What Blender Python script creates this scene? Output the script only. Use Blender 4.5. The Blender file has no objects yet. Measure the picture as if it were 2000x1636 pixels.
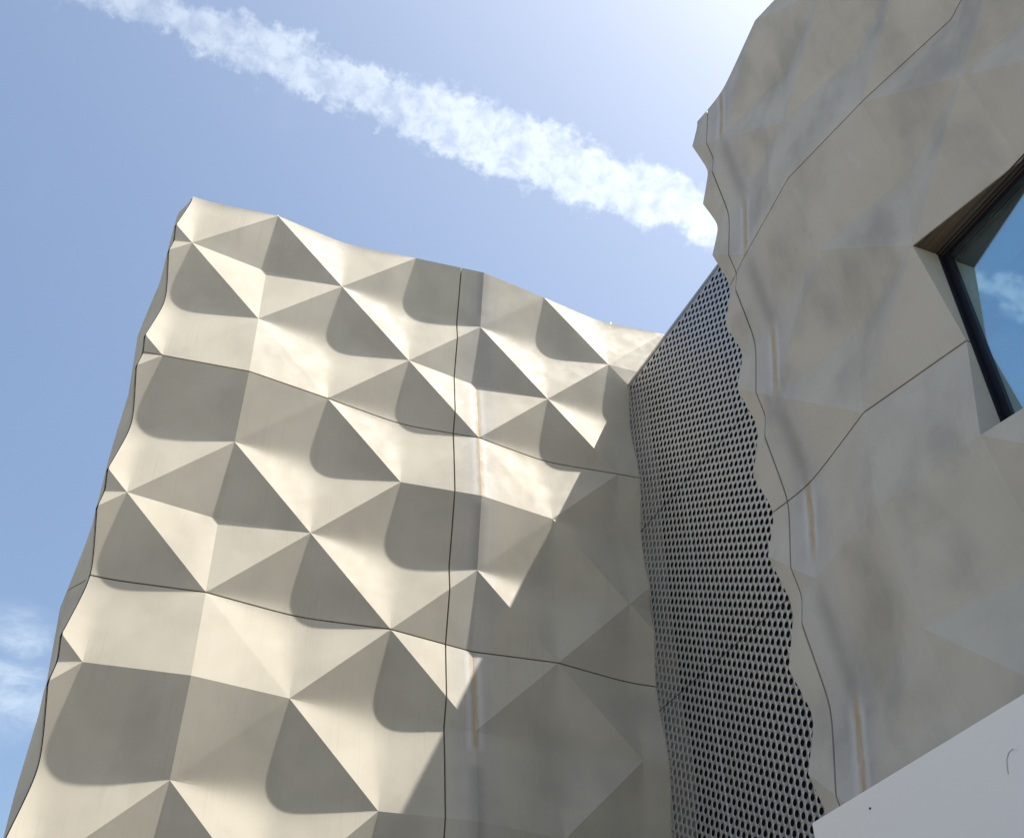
import bpy, math, random
import numpy as np
from mathutils import Matrix, Vector

# ------------------------------------------------------------------ camera, sky, sun
sc = bpy.context.scene
COL = sc.collection
random.seed(7)
R = math.radians

CAM = Vector((-0.0938, -10.4901, 1.6))
YAW, PITCH, ROLL = R(23.489), R(40.379), R(-0.698)
fwd = Vector((math.sin(YAW)*math.cos(PITCH), math.cos(YAW)*math.cos(PITCH), math.sin(PITCH)))
rgt = Vector((math.cos(YAW), -math.sin(YAW), 0))
upv = rgt.cross(fwd)
rgt, upv = math.cos(ROLL)*rgt + math.sin(ROLL)*upv, -math.sin(ROLL)*rgt + math.cos(ROLL)*upv
cam = bpy.data.cameras.new("camera")
cam.sensor_width = 36
cam.lens = 36*2220.0/2000.0
cam.clip_start = 0.1
cam.clip_end = 5000
cob = bpy.data.objects.new("camera", cam)
cob.matrix_world = Matrix(((rgt.x, upv.x, -fwd.x, CAM.x), (rgt.y, upv.y, -fwd.y, CAM.y), (rgt.z, upv.z, -fwd.z, CAM.z), (0, 0, 0, 1)))
COL.objects.link(cob)
sc.camera = cob

SUN = Vector((0.457, -0.158, 1.0)).normalized()      # towards the sun
EXPOSURE = 1.29
SKY_STRENGTH = 0.080
sc.view_settings.view_transform = 'Standard'
sc.view_settings.look = 'None'
sc.view_settings.exposure = EXPOSURE
sc.view_settings.gamma = 1
sc.view_settings.use_curve_mapping = False

sun = bpy.data.lights.new("sun", 'SUN')
sun.energy = 5.0
sun.angle = R(0.53)
sun.color = (1.0, 0.965, 0.90)
sob = bpy.data.objects.new("sun", sun)
sob.rotation_euler = SUN.to_track_quat('Z', 'Y').to_euler()
sob.location = (20, -8, 40)
COL.objects.link(sob)


class NT:
    """small node-tree writer"""
    def __init__(self, tree):
        self.t = tree
        tree.nodes.clear()
    def n(self, kind, **kw):
        nd = self.t.nodes.new(kind)
        for k, v in kw.items():
            setattr(nd, k, v)
        return nd
    def l(self, a, b):
        self.t.links.new(a, b)
    def put(self, sock, v):
        if hasattr(v, 'is_output') or isinstance(v, bpy.types.NodeSocket):
            self.l(v, sock)
        else:
            sock.default_value = v
    def m(self, op, a, b=None, c=None, clamp=False):
        nd = self.n('ShaderNodeMath', operation=op)
        nd.use_clamp = clamp
        self.put(nd.inputs[0], a)
        if b is not None: self.put(nd.inputs[1], b)
        if c is not None: self.put(nd.inputs[2], c)
        return nd.outputs[0]
    def vm(self, op, a, b=None):
        nd = self.n('ShaderNodeVectorMath', operation=op)
        self.put(nd.inputs[0], a)
        if b is not None: self.put(nd.inputs[1], b)
        return nd.outputs['Value'] if op == 'DOT_PRODUCT' else nd.outputs[0]
    def noise(self, vec, scale, detail=3, rough=0.5, dist=0.0):
        nd = self.n('ShaderNodeTexNoise')
        self.put(nd.inputs['Vector'], vec)
        nd.inputs['Scale'].default_value = scale
        nd.inputs['Detail'].default_value = detail
        nd.inputs['Roughness'].default_value = rough
        nd.inputs['Distortion'].default_value = dist
        return nd.outputs['Fac']
    def ss(self, v, a, b, o0=0.0, o1=1.0):
        nd = self.n('ShaderNodeMapRange', interpolation_type='SMOOTHSTEP')
        self.put(nd.inputs['Value'], v)
        for k, x in (('From Min', a), ('From Max', b), ('To Min', o0), ('To Max', o1)):
            self.put(nd.inputs[k], x)
        return nd.outputs[0]
    def mix(self, fac, a, b, blend='MIX'):
        nd = self.n('ShaderNodeMix', data_type='RGBA', blend_type=blend)
        self.put(nd.inputs[0], fac)
        self.put(nd.inputs[6], a)
        self.put(nd.inputs[7], b)
        return nd.outputs[2]
    def comb(self, x, y, z):
        nd = self.n('ShaderNodeCombineXYZ')
        for i, v in enumerate((x, y, z)):
            self.put(nd.inputs[i], v)
        return nd.outputs[0]


def pixray(x, y):
    d = fwd + rgt*((x-1000)/2220.0) - upv*((y-818)/2220.0)
    return d.normalized()


def build_world():
    w = bpy.data.worlds.new("World")
    sc.world = w
    w.use_nodes = True
    N = NT(w.node_tree)
    sky = N.n('ShaderNodeTexSky', sky_type='NISHITA')
    sky.sun_disc = False
    sky.sun_elevation = math.asin(SUN.z)
    sky.sun_rotation = math.atan2(SUN.x, SUN.y)
    sky.altitude = 50
    sky.air_density = 1.0
    sky.dust_density = 3.4
    sky.ozone_density = 0.7
    skyc = N.mix(1.0, sky.outputs[0], (1.03, 1.09, 1.09, 1), 'MULTIPLY')
    d = N.vm('NORMALIZE', N.n('ShaderNodeTexCoord').outputs['Generated'])
    # vapour trail: a band along a great circle of the sky, broken into puffs
    a, b = pixray(300, 20), pixray(1385, 425)
    nrm = a.cross(b).normalized()
    if nrm.z < 0: nrm = -nrm
    mid = (a+b).normalized()
    tan = nrm.cross(mid).normalized()
    if tan.dot(b) < 0: tan = -tan
    across = N.vm('DOT_PRODUCT', d, tuple(nrm))
    fore = N.vm('DOT_PRODUCT', d, tuple(mid))
    along = N.m('ARCTAN2', N.vm('DOT_PRODUCT', d, tuple(tan)), fore)
    p = N.comb(along, across, 0.0)
    warp = N.noise(p, 22, 4, 0.55)
    warp2 = N.noise(N.vm('ADD', p, (3.1, 7.7, 1.0)), 70, 4, 0.6)
    dist = N.m('ADD', across, N.m('MULTIPLY', N.m('SUBTRACT', warp, 0.5), 0.040))
    dist = N.m('ADD', dist, N.m('MULTIPLY', N.m('SUBTRACT', warp2, 0.5), 0.040))
    half = N.m('ADD', 0.027, N.m('MULTIPLY', N.m('SUBTRACT', N.noise(N.vm('ADD', p, (9, 2, 4)), 7, 2), 0.5), 0.016))
    half = N.m('MULTIPLY', half, N.ss(along, -0.36, 0.0, 0.55, 1.0))
    band = N.ss(N.m('SUBTRACT', half, N.m('ABSOLUTE', dist)), -0.003, 0.011)
    puff = N.noise(N.vm('ADD', p, (1.3, 0.4, 2.0)), 62, 6, 0.62, 0.35)
    puff2 = N.noise(N.vm('ADD', p, (5.3, 1.4, 6.0)), 24, 4, 0.55, 0.3)
    tex = N.ss(N.m('ADD', N.m('MULTIPLY', puff, 0.6), N.m('MULTIPLY', puff2, 0.5)), 0.40, 0.66, 0.36, 1.0)
    fade = N.ss(along, -0.42, 0.15, 0.55, 0.95)
    front = N.ss(fore, 0.0, 0.15)
    trail = N.m('MULTIPLY', N.m('MULTIPLY', band, tex), N.m('MULTIPLY', fade, front))
    # thin high wisps all over the sky, with a small cloud low on the left
    q = N.vm('MULTIPLY', d, (1.0, 1.0, 2.2))
    wis = N.ss(N.noise(q, 3.2, 6, 0.6, 0.6), 0.52, 0.80, 0.0, 0.10)
    cdir = pixray(0, 1318)
    near = N.ss(N.vm('DOT_PRODUCT', d, tuple(cdir)), math.cos(0.066), math.cos(0.012))
    cl = N.m('MULTIPLY', near, N.ss(N.noise(N.vm('MULTIPLY', d, (1, 1, 2.4)), 20, 5, 0.6, 0.3), 0.34, 0.70, 0.08, 0.70))
    cloud = N.m('MAXIMUM', N.m('MAXIMUM', trail, wis), cl, clamp=True)
    # clouds scatter the light that falls on them: whiter where the sky around is brighter
    cc = N.mix(1.0, skyc, (0.9, 0.9, 0.80, 1), 'MULTIPLY')
    cc = N.mix(1.0, cc, (2.6, 2.6, 2.55, 1), 'ADD')
    col = N.mix(cloud, skyc, cc)
    bg = N.n('ShaderNodeBackground')
    N.l(col, bg.inputs[0])
    bg.inputs[1].default_value = SKY_STRENGTH
    out = N.n('ShaderNodeOutputWorld')
    N.l(bg.outputs[0], out.inputs[0])

build_world()

# ------------------------------------------------------------------ materials

def newmat(name):
    m = bpy.data.materials.new(name)
    m.use_nodes = True
    return m, NT(m.node_tree)


def finish(N, color, rough=0.8, metal=0.0, bump=None, spec=0.3):
    b = N.n('ShaderNodeBsdfPrincipled')
    N.put(b.inputs['Base Color'], color)
    N.put(b.inputs['Roughness'], rough)
    b.inputs['Metallic'].default_value = metal
    b.inputs['Specular IOR Level'].default_value = spec
    if bump is not None:
        N.l(bump, b.inputs['Normal'])
    o = N.n('ShaderNodeOutputMaterial')
    N.l(b.outputs[0], o.inputs[0])
    return b


def plain(name, col, rough=0.6, metal=0.0, var=0.06, scale=3.0, spec=0.3):
    m, N = newmat(name)
    p = N.n('ShaderNodeTexCoord').outputs['Object']
    f = N.noise(p, scale, 5, 0.6)
    c = N.mix(f, tuple(x*(1-var*2) for x in col)+(1,), tuple(x*(1+var*2) for x in col)+(1,))
    finish(N, c, rough, metal, None, spec)
    return m


def concrete(name, seam, rust, dirt_shade, smudge, base=(0.505, 0.458, 0.366)):
    """cast panel concrete; UV holds (u, v) in metres on the wall. seam = u of the caulked fold,
    rust / damp = functions of v: run-off stains; seam dirt, on the right wing painted groove shade."""
    m, N = newmat(name)
    uv = N.n('ShaderNodeUVMap', uv_map='wall').outputs[0]
    sep = N.n('ShaderNodeSeparateXYZ')
    N.l(uv, sep.inputs[0])
    u, v = sep.outputs[0], sep.outputs[1]
    rnd = N.n('ShaderNodeObjectInfo').outputs['Random']
    col = tuple(base)+(1,)
    # panel to panel difference
    k = N.m('ADD', 0.965, N.m('MULTIPLY', rnd, 0.07))
    col = N.mix(1.0, col, N.comb(k, k, k), 'MULTIPLY')
    # soft cloudy mottling from casting
    mot = N.noise(uv, 1.3, 4, 0.5, 0.4)
    col = N.mix(N.ss(mot, 0.36, 0.64, 0.0, 0.55), col, N.mix(1.0, col, (0.86, 0.85, 0.84, 1), 'MULTIPLY'))
    mot2 = N.noise(N.vm('ADD', uv, (7, 3, 1)), 4.5, 5, 0.6, 0.2)
    col = N.mix(N.ss(mot2, 0.4, 0.75, 0.0, 0.30), col, N.mix(1.0, col, (1.10, 1.09, 1.08, 1), 'MULTIPLY'))
    # grubby smudges
    sm = N.noise(N.vm('MULTIPLY', N.vm('ADD', uv, (3.3, 1.2, 0)), (1.3, 0.8, 1)), 1.1, 5, 0.55, 0.12)
    col = N.mix(N.ss(sm, 0.45, 0.70, 0.0, smudge), col, (0.22, 0.205, 0.185, 1))
    sc2 = N.noise(N.vm('MULTIPLY', uv, (2.5, 1.1, 1)), 3.0, 6, 0.65, 0.8)
    col = N.mix(N.ss(sc2, 0.56, 0.78, 0.0, smudge*0.6), col, (0.60, 0.57, 0.52, 1))
    # fine vertical run marks
    st = N.noise(N.vm('MULTIPLY', uv, (38, 0.9, 1)), 1.0, 3, 0.6)
    stm = N.noise(uv, 0.8, 2)
    col = N.mix(N.m('MULTIPLY', N.ss(st, 0.5, 0.75), N.ss(stm, 0.38, 0.60, 0.0, 0.22 if smudge < 0.3 else 0.11)), col, (0.30, 0.275, 0.24, 1))
    # tiny blow holes and specks
    vor = N.n('ShaderNodeTexVoronoi')
    vor.inputs['Scale'].default_value = 5.5
    N.l(uv, vor.inputs['Vector'])
    sep2 = N.n('ShaderNodeSeparateColor')
    N.l(vor.outputs['Color'], sep2.inputs[0])
    speck = N.m('MULTIPLY', N.ss(vor.outputs['Distance'], 0.030, 0.018), N.m('GREATER_THAN', sep2.outputs[0], 0.955))
    col = N.mix(N.m('MULTIPLY', speck, 0.75), col, N.mix(N.m('GREATER_THAN', sep2.outputs[1], 0.5), (0.10, 0.09, 0.08, 1), (0.75, 0.73, 0.7, 1)))
    if seam is not None:
        wob = N.m('MULTIPLY', N.m('SUBTRACT', N.noise(N.comb(0.0, v, 0.0), 9, 4, 0.65), 0.5), 0.05)
        du = N.m('SUBTRACT', u, seam)
        dw = N.m('ABSOLUTE', N.m('ADD', du, wob))
        # a bluish leached strip either side of the fold
        wide = N.ss(N.m('ABSOLUTE', N.m('ADD', du, N.m('MULTIPLY', N.m('SUBTRACT', mot2, 0.5), 0.2))), 0.36, 0.16, 0.0, 0.62)
        col = N.mix(wide, col, N.mix(1.0, col, (0.91, 0.94, 1.04, 1), 'MULTIPLY'))
        r = rust(N, v)
        pale = N.m('MULTIPLY', N.ss(dw, 0.13, 0.05), N.m('MULTIPLY', r, 0.55))
        col = N.mix(pale, col, (0.58, 0.57, 0.55, 1))
        rn = N.ss(N.noise(N.vm('MULTIPLY', uv, (30, 3.0, 1)), 1.0, 4, 0.65), 0.25, 0.60, 0.30, 0.74)
        rs = N.m('MULTIPLY', N.m('MULTIPLY', N.ss(dw, 0.068, 0.010), r), rn)
        col = N.mix(rs, col, (0.37, 0.255, 0.115, 1))
        ds = dirt_shade(N, v)
        col = N.mix(N.m('MULTIPLY', N.ss(dw, 0.15, 0.0), N.m('MULTIPLY', ds, 0.42)), col, (0.20, 0.19, 0.18, 1))  # left wing: seam dirt; right wing: shade of the groove painted into the colour
    # relief: very slight waviness, fine vertical tooling, grain
    bw = N.noise(uv, 2.2, 3, 0.5)
    h = N.m('ADD', N.m('MULTIPLY', bw, 0.06), N.m('MULTIPLY', N.noise(N.vm('MULTIPLY', uv, (55, 1.5, 1)), 1.0, 2), 0.008))
    h = N.m('ADD', h, N.m('MULTIPLY', N.noise(uv, 160, 2), 0.0035))
    bp = N.n('ShaderNodeBump')
    bp.inputs['Strength'].default_value = 1.0
    bp.inputs['Distance'].default_value = 0.02
    N.l(h, bp.inputs['Height'])
    rough = N.ss(mot2, 0.3, 0.7, 0.62, 0.80)
    finish(N, col, rough, 0.0, bp.outputs[0], 0.22)
    return m


def pulse(N, v, ranges, soft=0.06):
    acc = None
    for a, b in ranges:
        p = N.m('MULTIPLY', N.ss(v, a-soft, a+soft), N.ss(v, b+soft, b-soft))
        acc = p if acc is None else N.m('MAXIMUM', acc, p)
    return acc

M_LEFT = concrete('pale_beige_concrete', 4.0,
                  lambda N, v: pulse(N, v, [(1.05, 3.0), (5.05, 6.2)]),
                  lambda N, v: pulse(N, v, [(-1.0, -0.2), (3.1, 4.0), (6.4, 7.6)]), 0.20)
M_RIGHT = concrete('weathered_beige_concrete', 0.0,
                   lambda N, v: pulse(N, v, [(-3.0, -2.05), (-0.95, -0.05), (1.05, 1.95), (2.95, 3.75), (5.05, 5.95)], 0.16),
                   lambda N, v: pulse(N, v, [(-1.95, -1.0), (0.1, 1.0), (2.1, 2.95), (4.1, 5.0)], 0.2), 0.42, (0.51, 0.474, 0.412))  # these stretches darken each groove's upper half with painted-in shade
M_SIDE = concrete('side_wall_concrete', None, None, None, 0.3)
M_DARK = plain('black_membrane', (0.012, 0.012, 0.013), 0.9)
M_BACK = plain('grey_blockwork', (0.16, 0.155, 0.15), 0.9)
M_WHITE = plain('white_painted_metal', (0.82, 0.785, 0.755), 0.38, 0.0, 0.015, 1.2, 0.4)
M_FRAME = plain('black_aluminium', (0.012, 0.014, 0.022), 0.35, 0.0, 0.1, 4)
M_TRIM = plain('satin_trim', (0.42, 0.42, 0.43), 0.35, 0.8, 0.05)
M_SEAM = plain('bright_seam', (0.72, 0.71, 0.70), 0.4, 0.7, 0.03)
M_SCREEN = None
M_SCRATCH = plain('dark_scuff', (0.36, 0.36, 0.38), 0.7)


def screen_material():
    m, N = newmat('satin_aluminium')
    p = N.n('ShaderNodeTexCoord').outputs['Object']
    brush = N.noise(N.vm('MULTIPLY', p, (1, 3, 60)), 1.0, 3)
    big = N.noise(p, 0.9, 3)
    c = N.mix(big, (0.47, 0.472, 0.48, 1), (0.56, 0.558, 0.555, 1))
    r = N.ss(brush, 0.3, 0.7, 0.33, 0.46)
    finish(N, c, r, 0.85, None, 0.4)
    return m
M_SCREEN = screen_material()


def soffit_material():
    m, N = newmat('brown_stained_soffit')
    p = N.n('ShaderNodeTexCoord').outputs['Object']
    s = N.noise(N.vm('MULTIPLY', p, (34, 0.8, 1)), 1.0, 4, 0.7)
    c = N.mix(N.ss(s, 0.35, 0.65), (0.065, 0.048, 0.036, 1), (0.14, 0.10, 0.068, 1))
    finish(N, c, 0.5)
    return m
M_SOFFIT = soffit_material()


def glass_material():
    m, N = newmat('blue_coated_glass')
    p = N.n('ShaderNodeTexCoord').outputs['Object']
    dirt = N.ss(N.noise(p, 7, 6, 0.65), 0.45, 0.75, 0.0, 0.08)
    tr = N.n('ShaderNodeBsdfTransparent')
    tr.inputs[0].default_value = (0.80, 0.90, 0.97, 1)
    gl = N.n('ShaderNodeBsdfGlossy')
    gl.inputs[0].default_value = (0.66, 0.92, 1.0, 1)
    gl.inputs['Roughness'].default_value = 0.02
    df = N.n('ShaderNodeBsdfDiffuse')
    df.inputs[0].default_value = (0.35, 0.36, 0.36, 1)
    m1 = N.n('ShaderNodeMixShader'); m1.inputs[0].default_value = 0.66
    N.l(tr.outputs[0], m1.inputs[1]); N.l(gl.outputs[0], m1.inputs[2])
    m2 = N.n('ShaderNodeMixShader'); N.l(dirt, m2.inputs[0])
    N.l(m1.outputs[0], m2.inputs[1]); N.l(df.outputs[0], m2.inputs[2])
    o = N.n('ShaderNodeOutputMaterial'); N.l(m2.outputs[0], o.inputs[0])
    return m
M_GLASS = glass_material()
M_BLIND = plain('pale_blue_blind', (0.80, 0.92, 1.0), 0.9)
M_BLIND2 = plain('blue_blind', (0.25, 0.55, 0.95), 0.9)


def ground_material():
    m, N = newmat('sandstone_paving')
    p = N.n('ShaderNodeTexCoord').outputs['Object']
    br = N.n('ShaderNodeTexBrick')
    N.l(p, br.inputs['Vector'])
    br.inputs['Scale'].default_value = 1.6
    br.inputs['Color1'].default_value = (0.19, 0.176, 0.152, 1)
    br.inputs['Color2'].default_value = (0.16, 0.148, 0.128, 1)
    br.inputs['Mortar'].default_value = (0.13, 0.12, 0.10, 1)
    br.inputs['Mortar Size'].default_value = 0.012
    c = N.mix(N.ss(N.noise(p, 0.4, 5), 0.4, 0.7, 0, 0.5), br.outputs[0], (0.13, 0.12, 0.105, 1))
    finish(N, c, 0.85)
    return m
M_GROUND = ground_material()

# ------------------------------------------------------------------ mesh helpers

def link(name, mesh, mat, parent=None):
    o = bpy.data.objects.new(name, mesh)
    if mat: mesh.materials.append(mat)
    COL.objects.link(o)
    if parent:
        o.parent = parent
        o.matrix_parent_inverse = Matrix.Translation(-Vector(parent.location))
    return o


def thing(name, label, cat, loc):
    o = bpy.data.objects.new(name, None)
    o.location = loc
    o.empty_display_size = 0.3
    COL.objects.link(o)
    o['label'] = label
    o['category'] = cat
    return o


def pymesh(name, verts, faces):
    me = bpy.data.meshes.new(name)
    me.from_pydata([tuple(v) for v in verts], [], faces)
    me.validate()
    me.update()
    return me


def box_mesh(name, a, b, bevel=0.0):
    (x0, y0, z0), (x1, y1, z1) = a, b
    v = [(x, y, z) for x in (x0, x1) for y in (y0, y1) for z in (z0, z1)]
    f = [(0, 1, 3, 2), (4, 6, 7, 5), (0, 4, 5, 1), (2, 3, 7, 6), (0, 2, 6, 4), (1, 5, 7, 3)]
    me = pymesh(name, v, f)
    if bevel:
        import bmesh
        bm = bmesh.new(); bm.from_mesh(me)
        bmesh.ops.bevel(bm, geom=bm.edges[:], offset=bevel, segments=2, affect='EDGES')
        bm.to_mesh(me); bm.free()
    return me

NGRID = 36
GAP = 0.009


def relief(u, v, kind):
    """depth behind the plane of the peaks. Peaks stand where u+v is even; each diamond between four
    peaks is a sunken or proud pyramid, crisp or softly dished."""
    s, t = u+v, u-v
    a, b = np.floor(s/2+1e-9), np.floor(t/2+1e-9)
    uc, vc = a+b+1, a-b
    x, z = u-uc, v-vc
    d = np.stack([1+x+z, 1+x-z, 1-x+z, 1-x-z])
    d = np.clip(d, 0, 2)
    hard = d.min(0)
    p = 5.0
    soft = (np.clip(d, 1e-6, None)**(-p)).sum(0)**(-1/p)
    amp, crisp = kind(uc, vc)
    return amp*np.where(crisp, hard, soft)


def kind_left(uc, vc):
    col = (np.mod(uc-1, 3) == 0)
    ph = np.mod(vc + np.where(np.mod(uc, 6) == 4, -1, 0), 4)      # 0 sunken, 2 proud
    amp = np.where(col, np.where(ph == 0, 0.126, -0.116), 0.152)
    amp = np.where((uc == 7) & (vc == 0), -0.05, amp)
    return amp, col


def kind_right(uc, vc):
    c1 = (uc == 1)
    ph = np.mod(vc, 4)
    amp = np.where(c1, np.where(ph == 0, -0.14, 0.19), 0.215)
    amp = np.where(uc == 0, 0.175, amp)
    return amp, (uc >= 1)


def kind_side(uc, vc):
    amp = np.where(uc == 0, np.where(np.mod(vc, 4) == 1, -0.085, -0.02), np.where(np.mod(uc, 2) == 0, -0.05, 0.03))
    return amp, np.ones(uc.shape, bool)


def mitre_edge(u0, v, kind):
    ue = np.full_like(v, u0)
    for _ in range(40):
        ue = 0.5*ue+0.5*(u0+np.maximum(relief(ue, v, kind), 0))
    return ue


def panel_mesh(name, u0, u1, v0, v1, kind, place, rim=0.20, gaps=(1, 1, 1, 1), hole=None, n=NGRID, flip=False, mitre=None):
    """one cast panel: relief face with returns at its edges. place(u, v, depth) -> xyz arrays."""
    iu = np.unique(np.round(np.arange(math.ceil(u0*n-1e-6), math.floor(u1*n+1e-6)+1)))
    iv = np.unique(np.round(np.arange(math.ceil(v0*n-1e-6), math.floor(v1*n+1e-6)+1)))
    us, vs = iu/n, iv/n
    U, V = np.meshgrid(us, vs, indexing='ij')
    U = U.copy(); V = V.copy()
    if gaps[0]: U[0, :] += GAP
    if gaps[1]: U[-1, :] -= GAP
    if gaps[2]: V[:, 0] += GAP
    if gaps[3]: V[:, -1] -= GAP
    if mitre is not None:                       # mitred outer corner: the deeper the facet, the further in its edge
        U = np.maximum(U, mitre_edge(mitre, V, kind)+0.004)
    D = relief(U, V, kind)
    nu, nv = U.shape
    idx = np.arange(nu*nv).reshape(nu, nv)
    keep = np.ones((nu-1, nv-1), bool)
    if hole:
        cu = (us[:-1]+us[1:])/2; cv = (vs[:-1]+vs[1:])/2
        keep &= ~(((cu > hole[0]) & (cu < hole[1]))[:, None] & ((cv > hole[2]) & (cv < hole[3]))[None, :])
    A, B, C_, E_ = idx[:-1, :-1], idx[1:, :-1], idx[1:, 1:], idx[:-1, 1:]
    I, J = np.meshgrid(iu[:-1], iv[:-1], indexing='ij')
    # quads a ridge crosses corner to corner are split along it
    anti = (np.mod(I+J+1, 2*n) == 0)
    t1 = np.where(anti[..., None], np.stack([A, B, E_], -1), np.stack([A, B, C_], -1))[keep]
    t2 = np.where(anti[..., None], np.stack([B, C_, E_], -1), np.stack([A, C_, E_], -1))[keep]
    tris = np.concatenate([t1, t2]).reshape(-1, 3)
    verts = np.stack(place(U.ravel(), V.ravel(), D.ravel()), -1)
    # returns round the edges (and the opening): boundary edges pulled back to a common depth
    e = np.concatenate([tris[:, [0, 1]], tris[:, [1, 2]], tris[:, [2, 0]]])
    key = np.sort(e, 1)
    kk = key[:, 0].astype(np.int64)*(nu*nv)+key[:, 1]
    _, inv, cnt = np.unique(kk, return_inverse=True, return_counts=True)
    be = e[cnt[inv] == 1]
    bv = np.unique(be)
    remap = -np.ones(nu*nv, int); remap[bv] = np.arange(len(bv))+nu*nv
    fu, fv = U.ravel()[bv], V.ravel()[bv]
    back = np.stack(place(fu, fv, np.full(len(bv), rim)), -1)
    verts = np.concatenate([verts, back])
    q1 = np.stack([be[:, 1], be[:, 0], remap[be[:, 0]]], -1)
    q2 = np.stack([be[:, 1], remap[be[:, 0]], remap[be[:, 1]]], -1)
    tris = np.concatenate([tris, q1, q2])
    if flip: tris = tris[:, ::-1]
    uvv = np.concatenate([np.stack([U.ravel(), V.ravel()], -1), np.stack([fu, fv], -1)])
    used = np.unique(tris)
    mp = np.zeros(len(verts), int); mp[used] = np.arange(len(used))
    verts, uvv, tris = verts[used], uvv[used], mp[tris]
    me = bpy.data.meshes.new(name)
    me.vertices.add(len(verts)); me.vertices.foreach_set('co', verts.astype(np.float32).ravel())
    me.loops.add(tris.size); me.loops.foreach_set('vertex_index', tris.astype(np.int32).ravel())
    me.polygons.add(len(tris)); me.polygons.foreach_set('loop_start', np.arange(0, tris.size, 3, dtype=np.int32))
    me.update(calc_edges=True)
    lay = me.uv_layers.new(name='wall')
    lay.data.foreach_set('uv', uvv[tris.ravel()].astype(np.float32).ravel())
    me.polygons.foreach_set('use_smooth', np.ones(len(tris), bool))
    me.set_sharp_from_angle(angle=R(4.2))
    me.validate()
    return me

# ------------------------------------------------------------------ ground

g = 400.0
gm = pymesh('ground', [(-g, -g, 0), (g, -g, 0), (g, g, 0), (-g, g, 0)], [(0, 1, 2, 3)])
go = link('ground', gm, M_GROUND)
go['kind'] = 'structure'

# ------------------------------------------------------------------ left wing

ZL = 12.861            # height of v = 0
left = thing('faceted_building', 'sunlit beige concrete building wing of sharp diamond facets with dark panel joints', 'building', (3.5, 3.0, 0))
place_left = lambda u, v, d: (u, d, ZL-v)
UL = [-0.25, 132/36, 276/36, 324/36]
VL = [-1, 2, 5, 8, 11, 453/36]
for j in range(len(VL)-1):
    for i in range(len(UL)-1):
        n = NGRID
        me = panel_mesh('facade_panel', UL[i], UL[i+1], VL[j], VL[j+1], kind_left, place_left,
                        gaps=(1, 0 if i == 2 else 1, 0 if j == 0 else 1, 1), n=n, flip=False, mitre=-0.25 if i == 0 else None)
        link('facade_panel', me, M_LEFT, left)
# return wall round the corner; its own u runs back from the corner
XS = -0.262
def place_side(u, v, d):
    w = u+14/18
    k = np.clip(1-w/0.42, 0, 1)
    k = k*k*(3-2*k)                             # the front edge meets the facets of the front wall
    ue = mitre_edge(-0.25, v, kind_left)
    de = np.maximum(relief(ue, v, kind_left), 0)
    x = (1-k)*(XS+d)+k*(ue-0.005)
    y = w+(1-k)*0.12+k*(de+0.014)
    return (x, y, ZL-v)
US = [-14/18, 4.0, 8.0]
for j in range(len(VL)-1):
    for i in range(2):
        me = panel_mesh('side_panel', US[i], US[i+1], VL[j], VL[j+1], lambda a, b: kind_side(a, b), place_side, rim=0.018,
                        gaps=(0 if i == 0 else 1, 1, 0 if j == 0 else 1, 1), n=18, flip=True)
        link('side_panel', me, M_SIDE, left)
def gasket_mesh():
    v = np.arange(-0.99, VL[-1], 1/36)
    ue = mitre_edge(-0.25, v, kind_left); de = np.maximum(relief(ue, v, kind_left), 0)
    vs, fs = [], []
    for a, b, c in zip(v, ue, de):
        vs += [(b+0.012, c+0.022, ZL-a), (b-0.010, c+0.050, ZL-a), (b+0.03, c+0.10, ZL-a)]
    for i in range(len(v)-1):
        for q in range(3):
            fs.append((3*i+q, 3*i+(q+1) % 3, 3*i+3+(q+1) % 3, 3*i+3+q))
    return pymesh('corner_gasket', vs, fs)
link('corner_gasket', gasket_mesh(), M_DARK, left)
link('backing_wall', box_mesh('backing_wall', (-0.10, 0.19, 0.0), (9.0, 8.2, ZL+1.02)), M_DARK, left)
for u, h in ((1.0, 0.03), (6.17, 0.035)):
    d = float(relief(np.array([u]), np.array([-1.0]), kind_left)[0])
    link('anchor_pin', box_mesh('anchor_pin', (u-0.006, d+0.004, ZL+0.97), (u+0.006, d+0.018, ZL+1.0+h)), M_SEAM, left)

# ------------------------------------------------------------------ right wing

XR, YR, ZR = 5.3638, -4.1486, 12.861-2.2253
right = thing('faceted_building', 'shaded beige concrete building wing with rust streaks and a deep-set window', 'building', (9.0, -8.0, 0))
place_right = lambda u, v, d: (XR+d, YR-u, ZR-v)
UR = [-20/36, -10/36, 144/36, 288/36]
VR = [-3, 0, 3, 6, 9, 380/36]
WIN = (2.0, 4.0, 2.0, 4.0)
for j in range(len(VR)-1):
    for i in range(3):
        hole = None
        if i == 1:
            if j == 1: hole = (2.0, 9, 2.0, 9)
            if j == 2: hole = (2.0, 9, 0, 4.0)
        name = 'corner_panel' if i == 0 else 'facade_panel'
        me = panel_mesh(name, UR[i], UR[i+1], VR[j], VR[j+1], kind_right, place_right, rim=0.30,
                        gaps=(0 if i == 0 else 1, 0 if i == 2 else 1, 0 if j == 0 else 1, 1), hole=hole, flip=False, mitre=-20/36 if i == 0 else None)
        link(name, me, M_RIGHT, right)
def sealant_mesh(u):
    v = np.arange(-2.995, VR[-1], 1/36)
    d = relief(np.full_like(v, u), v, kind_right)+0.020
    vs, fs = [], []
    for a, b in zip(v, d):
        vs += [(XR+b, YR-u-0.0085, ZR-a), (XR+b, YR-u+0.0085, ZR-a), (XR+b+0.03, YR-u, ZR-a)]
    for i in range(len(v)-1):
        for q in range(3):
            fs.append((3*i+q, 3*i+(q+1) % 3, 3*i+3+(q+1) % 3, 3*i+3+q))
    fs.append((0, 1, 2))
    return pymesh('joint_sealant', vs, fs)
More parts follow.
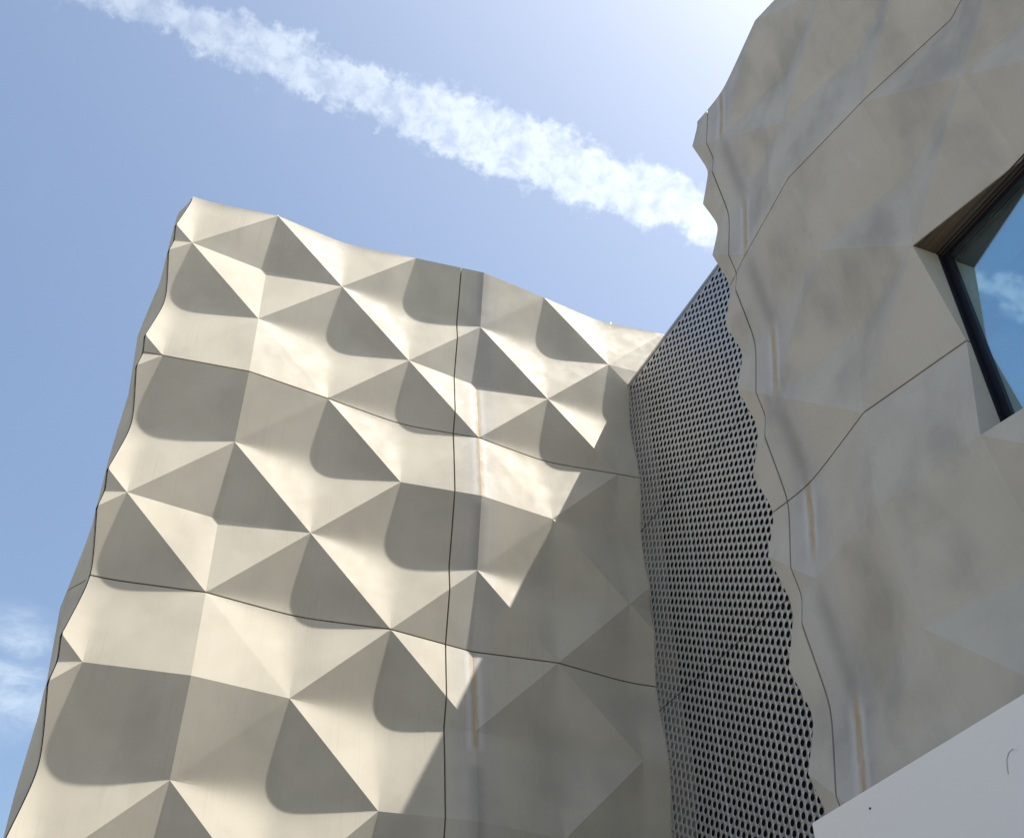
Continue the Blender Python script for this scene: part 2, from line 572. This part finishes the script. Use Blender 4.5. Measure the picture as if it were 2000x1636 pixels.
link('joint_sealant', sealant_mesh(-10/36), M_DARK, right)
link('return_wall', box_mesh('return_wall', (XR+0.29, YR+0.26, 0), (6.34, YR+0.375, ZR+2.5)), M_SIDE, right)
# core of the wing, in pieces that leave the window opening free
yw0, yw1, zw0, zw1 = YR-2.0, YR-4.0, ZR-4.0, ZR-2.0
core = [((XR+0.32, -13.0, 0), (12, YR+0.30, zw0-0.06)), ((XR+0.32, -13.0, zw1+0.03), (12, YR+0.30, ZR+3.10)),
        ((XR+0.32, yw0+0.03, zw0-0.05), (12, YR+0.30, zw1+0.02)), ((XR+0.32, -13.0, zw0-0.05), (12, yw1-0.03, zw1+0.02)),
        ((XR+1.6, yw1-0.02, zw0-0.05), (12, yw0+0.02, zw1+0.02))]
for a, b in core:
    link('backing_wall', box_mesh('backing_wall', a, b), M_DARK, right)

# the window: parts hang under one frame mesh
FX = XR+0.30
fw = 0.05
def frame_mesh():
    vs, fs = [], []
    def bar(a, b):
        k = len(vs)
        (x0, y0, z0), (x1, y1, z1) = a, b
        vs.extend((x, y, z) for x in (x0, x1) for y in (y0, y1) for z in (z0, z1))
        fs.extend(tuple(k+q for q in f) for f in [(0, 1, 3, 2), (4, 6, 7, 5), (0, 4, 5, 1), (2, 3, 7, 6), (0, 2, 6, 4), (1, 5, 7, 3)])
    bar((FX, yw0-0.075, zw0+0.002), (FX+0.12, yw0-0.002, zw1-0.002))
    bar((FX, yw1+0.002, zw0+0.002), (FX+0.12, yw1+fw, zw1-0.002))
    bar((FX+0.001, yw1+fw+0.001, zw1-fw), (FX+0.119, yw0-0.076, zw1-0.003))
    bar((FX+0.001, yw1+fw+0.001, zw0+0.003), (FX+0.119, yw0-0.076, zw0+fw))
    return pymesh('window', vs, fs)
win = link('window', frame_mesh(), M_FRAME, right)
def sub(name, me, mat):
    o = bpy.data.objects.new(name, me)
    me.materials.append(mat)
    COL.objects.link(o)
    o.parent = win
    o.matrix_parent_inverse = win.matrix_parent_inverse @ Matrix.Identity(4)
    o.matrix_parent_inverse = Matrix.Identity(4)
    return o
sub('pane', box_mesh('pane', (FX+0.018, yw1+fw-0.01, zw0+fw-0.01), (FX+0.026, yw0-0.068, zw1-fw+0.01)), M_GLASS)
sub('blind', box_mesh('blind', (FX+0.09, yw1+0.03, ZR-2.52), (FX+0.094, yw0-0.06, zw1-0.01)), M_BLIND)
sub('blind', box_mesh('blind', (FX+0.13, yw1+0.03, zw0+0.01), (FX+0.134, yw0-0.06, ZR-2.45)), M_BLIND2)
def soffit_mesh():
    vs, fs = [], []
    n = 48
    for i in range(n+1):
        u = 2.0+2.0*i/n
        x = XR+float(relief(np.array([u]), np.array([2.0]), kind_right)[0])+0.012
        y = min(max(YR-u, yw1+0.002), yw0-0.002)
        vs += [(x, y, zw1-0.003), (FX, y, zw1-0.003), (FX, y, zw1-0.0005), (x, y, zw1-0.0005)]
    for i in range(n):
        for q in range(4):
            fs.append((4*i+q, 4*i+(q+1) % 4, 4*i+4+(q+1) % 4, 4*i+4+q))
    return pymesh('soffit', vs, fs)
sub('soffit', soffit_mesh(), M_SOFFIT)
for k in range(3):
    x = FX-0.02-0.035*k
    sub('trim_bead', box_mesh('trim_bead', (x-0.012, yw1, zw1-0.010+0.003*k), (x, yw0, zw1+0.001)), M_FRAME if k < 2 else M_SOFFIT)
sub('jamb_trim', box_mesh('jamb_trim', (FX-0.05, yw0-0.012, zw0), (FX-0.004, yw0-0.001, zw1-0.012)), M_FRAME)

# ------------------------------------------------------------------ perforated screen in the recess

XP = 6.305
screen = thing('perforated_screen', 'grey perforated metal screen of round holes in recess between the concrete wings', 'screen', (6.6, -1.8, 0))
PY, PZ, HR = 0.0876, 0.1035, 0.0338
ytop = 12.560
def cell_template():
    a, b = PY/2, PZ/2
    seg = 16
    outer = []
    per = [(a, 0), (a, b/2), (a, b), (a/2, b), (0, b), (-a/2, b), (-a, b), (-a, b/2), (-a, 0), (-a, -b/2), (-a, -b), (-a/2, -b), (0, -b), (a/2, -b), (a, -b), (a, -b/2)]
    v = [(0.0, y, z) for y, z in per]
    v += [(0.0, HR*math.cos(2*math.pi*i/seg), HR*math.sin(2*math.pi*i/seg)) for i in range(seg)]
    v += [(0.002, HR*math.cos(2*math.pi*i/seg), HR*math.sin(2*math.pi*i/seg)) for i in range(seg)]
    f = []
    for i in range(seg):
        j = (i+1) % seg
        f.append((i, seg+i, seg+j, j))
        f.append((seg+i, 2*seg+i, 2*seg+j, seg+j))
    return np.array(v), np.array(f)
TV, TF = cell_template()
Y0, Z0h = -2.233, 6.933
zjoints = [12.60, 10.056, 7.537, 5.018, 2.5]
ygroups = [(-18, -15), (-14, -1), (0, 13), (14, 28)]      # column numbers, k*PY from Y0 (positive towards the left wing)
def screen_panel(k0, k1, zt, zb):
    cs = []
    extra_v, extra_f = [], []
    for k in range(k0, k1+1):
        off = (k % 2)*PZ/2
        m0 = math.ceil((zb-Z0h-off)/PZ-0.5); m1 = math.floor((zt-Z0h-off)/PZ-0.5)
        for m in range(m0, m1+1):
            z = Z0h+off+m*PZ
            if z+PZ/2 > ytop: break
            cs.append((XP, Y0+k*PY, z))
        if zt > 12:
            z = Z0h+off+(math.floor((ytop-Z0h-off)/PZ-0.5))*PZ+PZ/2
            if ytop-z > 0.002:
                q = len(extra_v)
                y = Y0+k*PY
                extra_v += [(XP, y-PY/2, z), (XP, y+PY/2, z), (XP, y+PY/2, ytop), (XP, y-PY/2, ytop)]
                extra_f.append((q, q+3, q+2, q+1))
    cs = np.array(cs)
    V = (cs[:, None, :]+TV[None]).reshape(-1, 3)
    F = (np.arange(len(cs))[:, None, None]*len(TV)+TF[None]).reshape(-1, 4)
    if extra_v:
        F = np.concatenate([F, np.array(extra_f)+len(V)]); V = np.concatenate([V, np.array(extra_v)])
    me = bpy.data.meshes.new('perforated_panel')
    me.vertices.add(len(V)); me.vertices.foreach_set('co', V.astype(np.float32).ravel())
    me.loops.add(F.size); me.loops.foreach_set('vertex_index', F.astype(np.int32).ravel())
    me.polygons.add(len(F)); me.polygons.foreach_set('loop_start', np.arange(0, F.size, 4, dtype=np.int32))
    me.update(calc_edges=True)
    me.validate()
    return me
for (k0, k1) in ygroups:
    for j in range(len(zjoints)-1):
        link('perforated_panel', screen_panel(k0, k1, zjoints[j], zjoints[j+1]), M_SCREEN, screen)
for k in (0, 14):
    y = Y0+(k-0.5)*PY
    link('seam_strip', box_mesh('seam_strip', (XP-0.006, y-0.004, 2.5), (XP+0.004, y+0.004, ytop-0.03)), M_SEAM, screen)
for z in zjoints[1:-1]:
    link('joint_strip', box_mesh('joint_strip', (XP-0.0025, -3.72, z-0.004), (XP+0.003, 0.12, z+0.004)), M_FRAME, screen)
link('top_trim', box_mesh('top_trim', (XP-0.012, -3.74, ytop-0.022), (XP+0.35, 0.10, ytop+0.022)), M_TRIM, screen)
link('lower_sheet', box_mesh('lower_sheet', (XP, -3.72, 0.0), (XP+0.01, 0.12, 2.49)), M_SCREEN, screen)
link('backing_board', box_mesh('backing_board', (XP+0.30, -3.78, 0.0), (11.0, 0.10, ytop-0.03)), M_DARK, screen)

# ------------------------------------------------------------------ white fascia below the window

fas = thing('canopy_fascia', 'smooth white painted metal fascia box on the shaded concrete wing', 'fascia', (5.1, -7.0, 3.0))
link('fascia_panel', box_mesh('fascia_panel', (4.80, -11.5, 3.0), (5.55, -4.25, 4.495), 0.006), M_WHITE, fas)
link('screw', box_mesh('screw', (4.793, -4.866, 4.366), (4.801, -4.855, 4.377)), M_FRAME, fas)
def scuff():
    pts = [(0, 0), (0.01, 0.05), (0.03, 0.11), (0.07, 0.15), (0.12, 0.16), (0.16, 0.13)]
    vs, fs = [], []
    for i, (a, b) in enumerate(pts):
        vs += [(4.797, -6.02-a*0.7, 4.14+b*0.7), (4.797, -6.02-a*0.7-0.003, 4.14+b*0.7-0.003), (4.801, -6.02-a*0.7, 4.14+b*0.7)]
    for i in range(len(pts)-1):
        for q in range(3):
            fs.append((3*i+q, 3*i+(q+1) % 3, 3*i+3+(q+1) % 3, 3*i+3+q))
    return pymesh('scuff_mark', vs, fs)
link('scuff_mark', scuff(), M_SCRATCH, fas)

# ------------------------------------------------------------------ render defaults
sc.render.engine = 'CYCLES'
sc.render.resolution_x = 1024
sc.render.resolution_y = 837
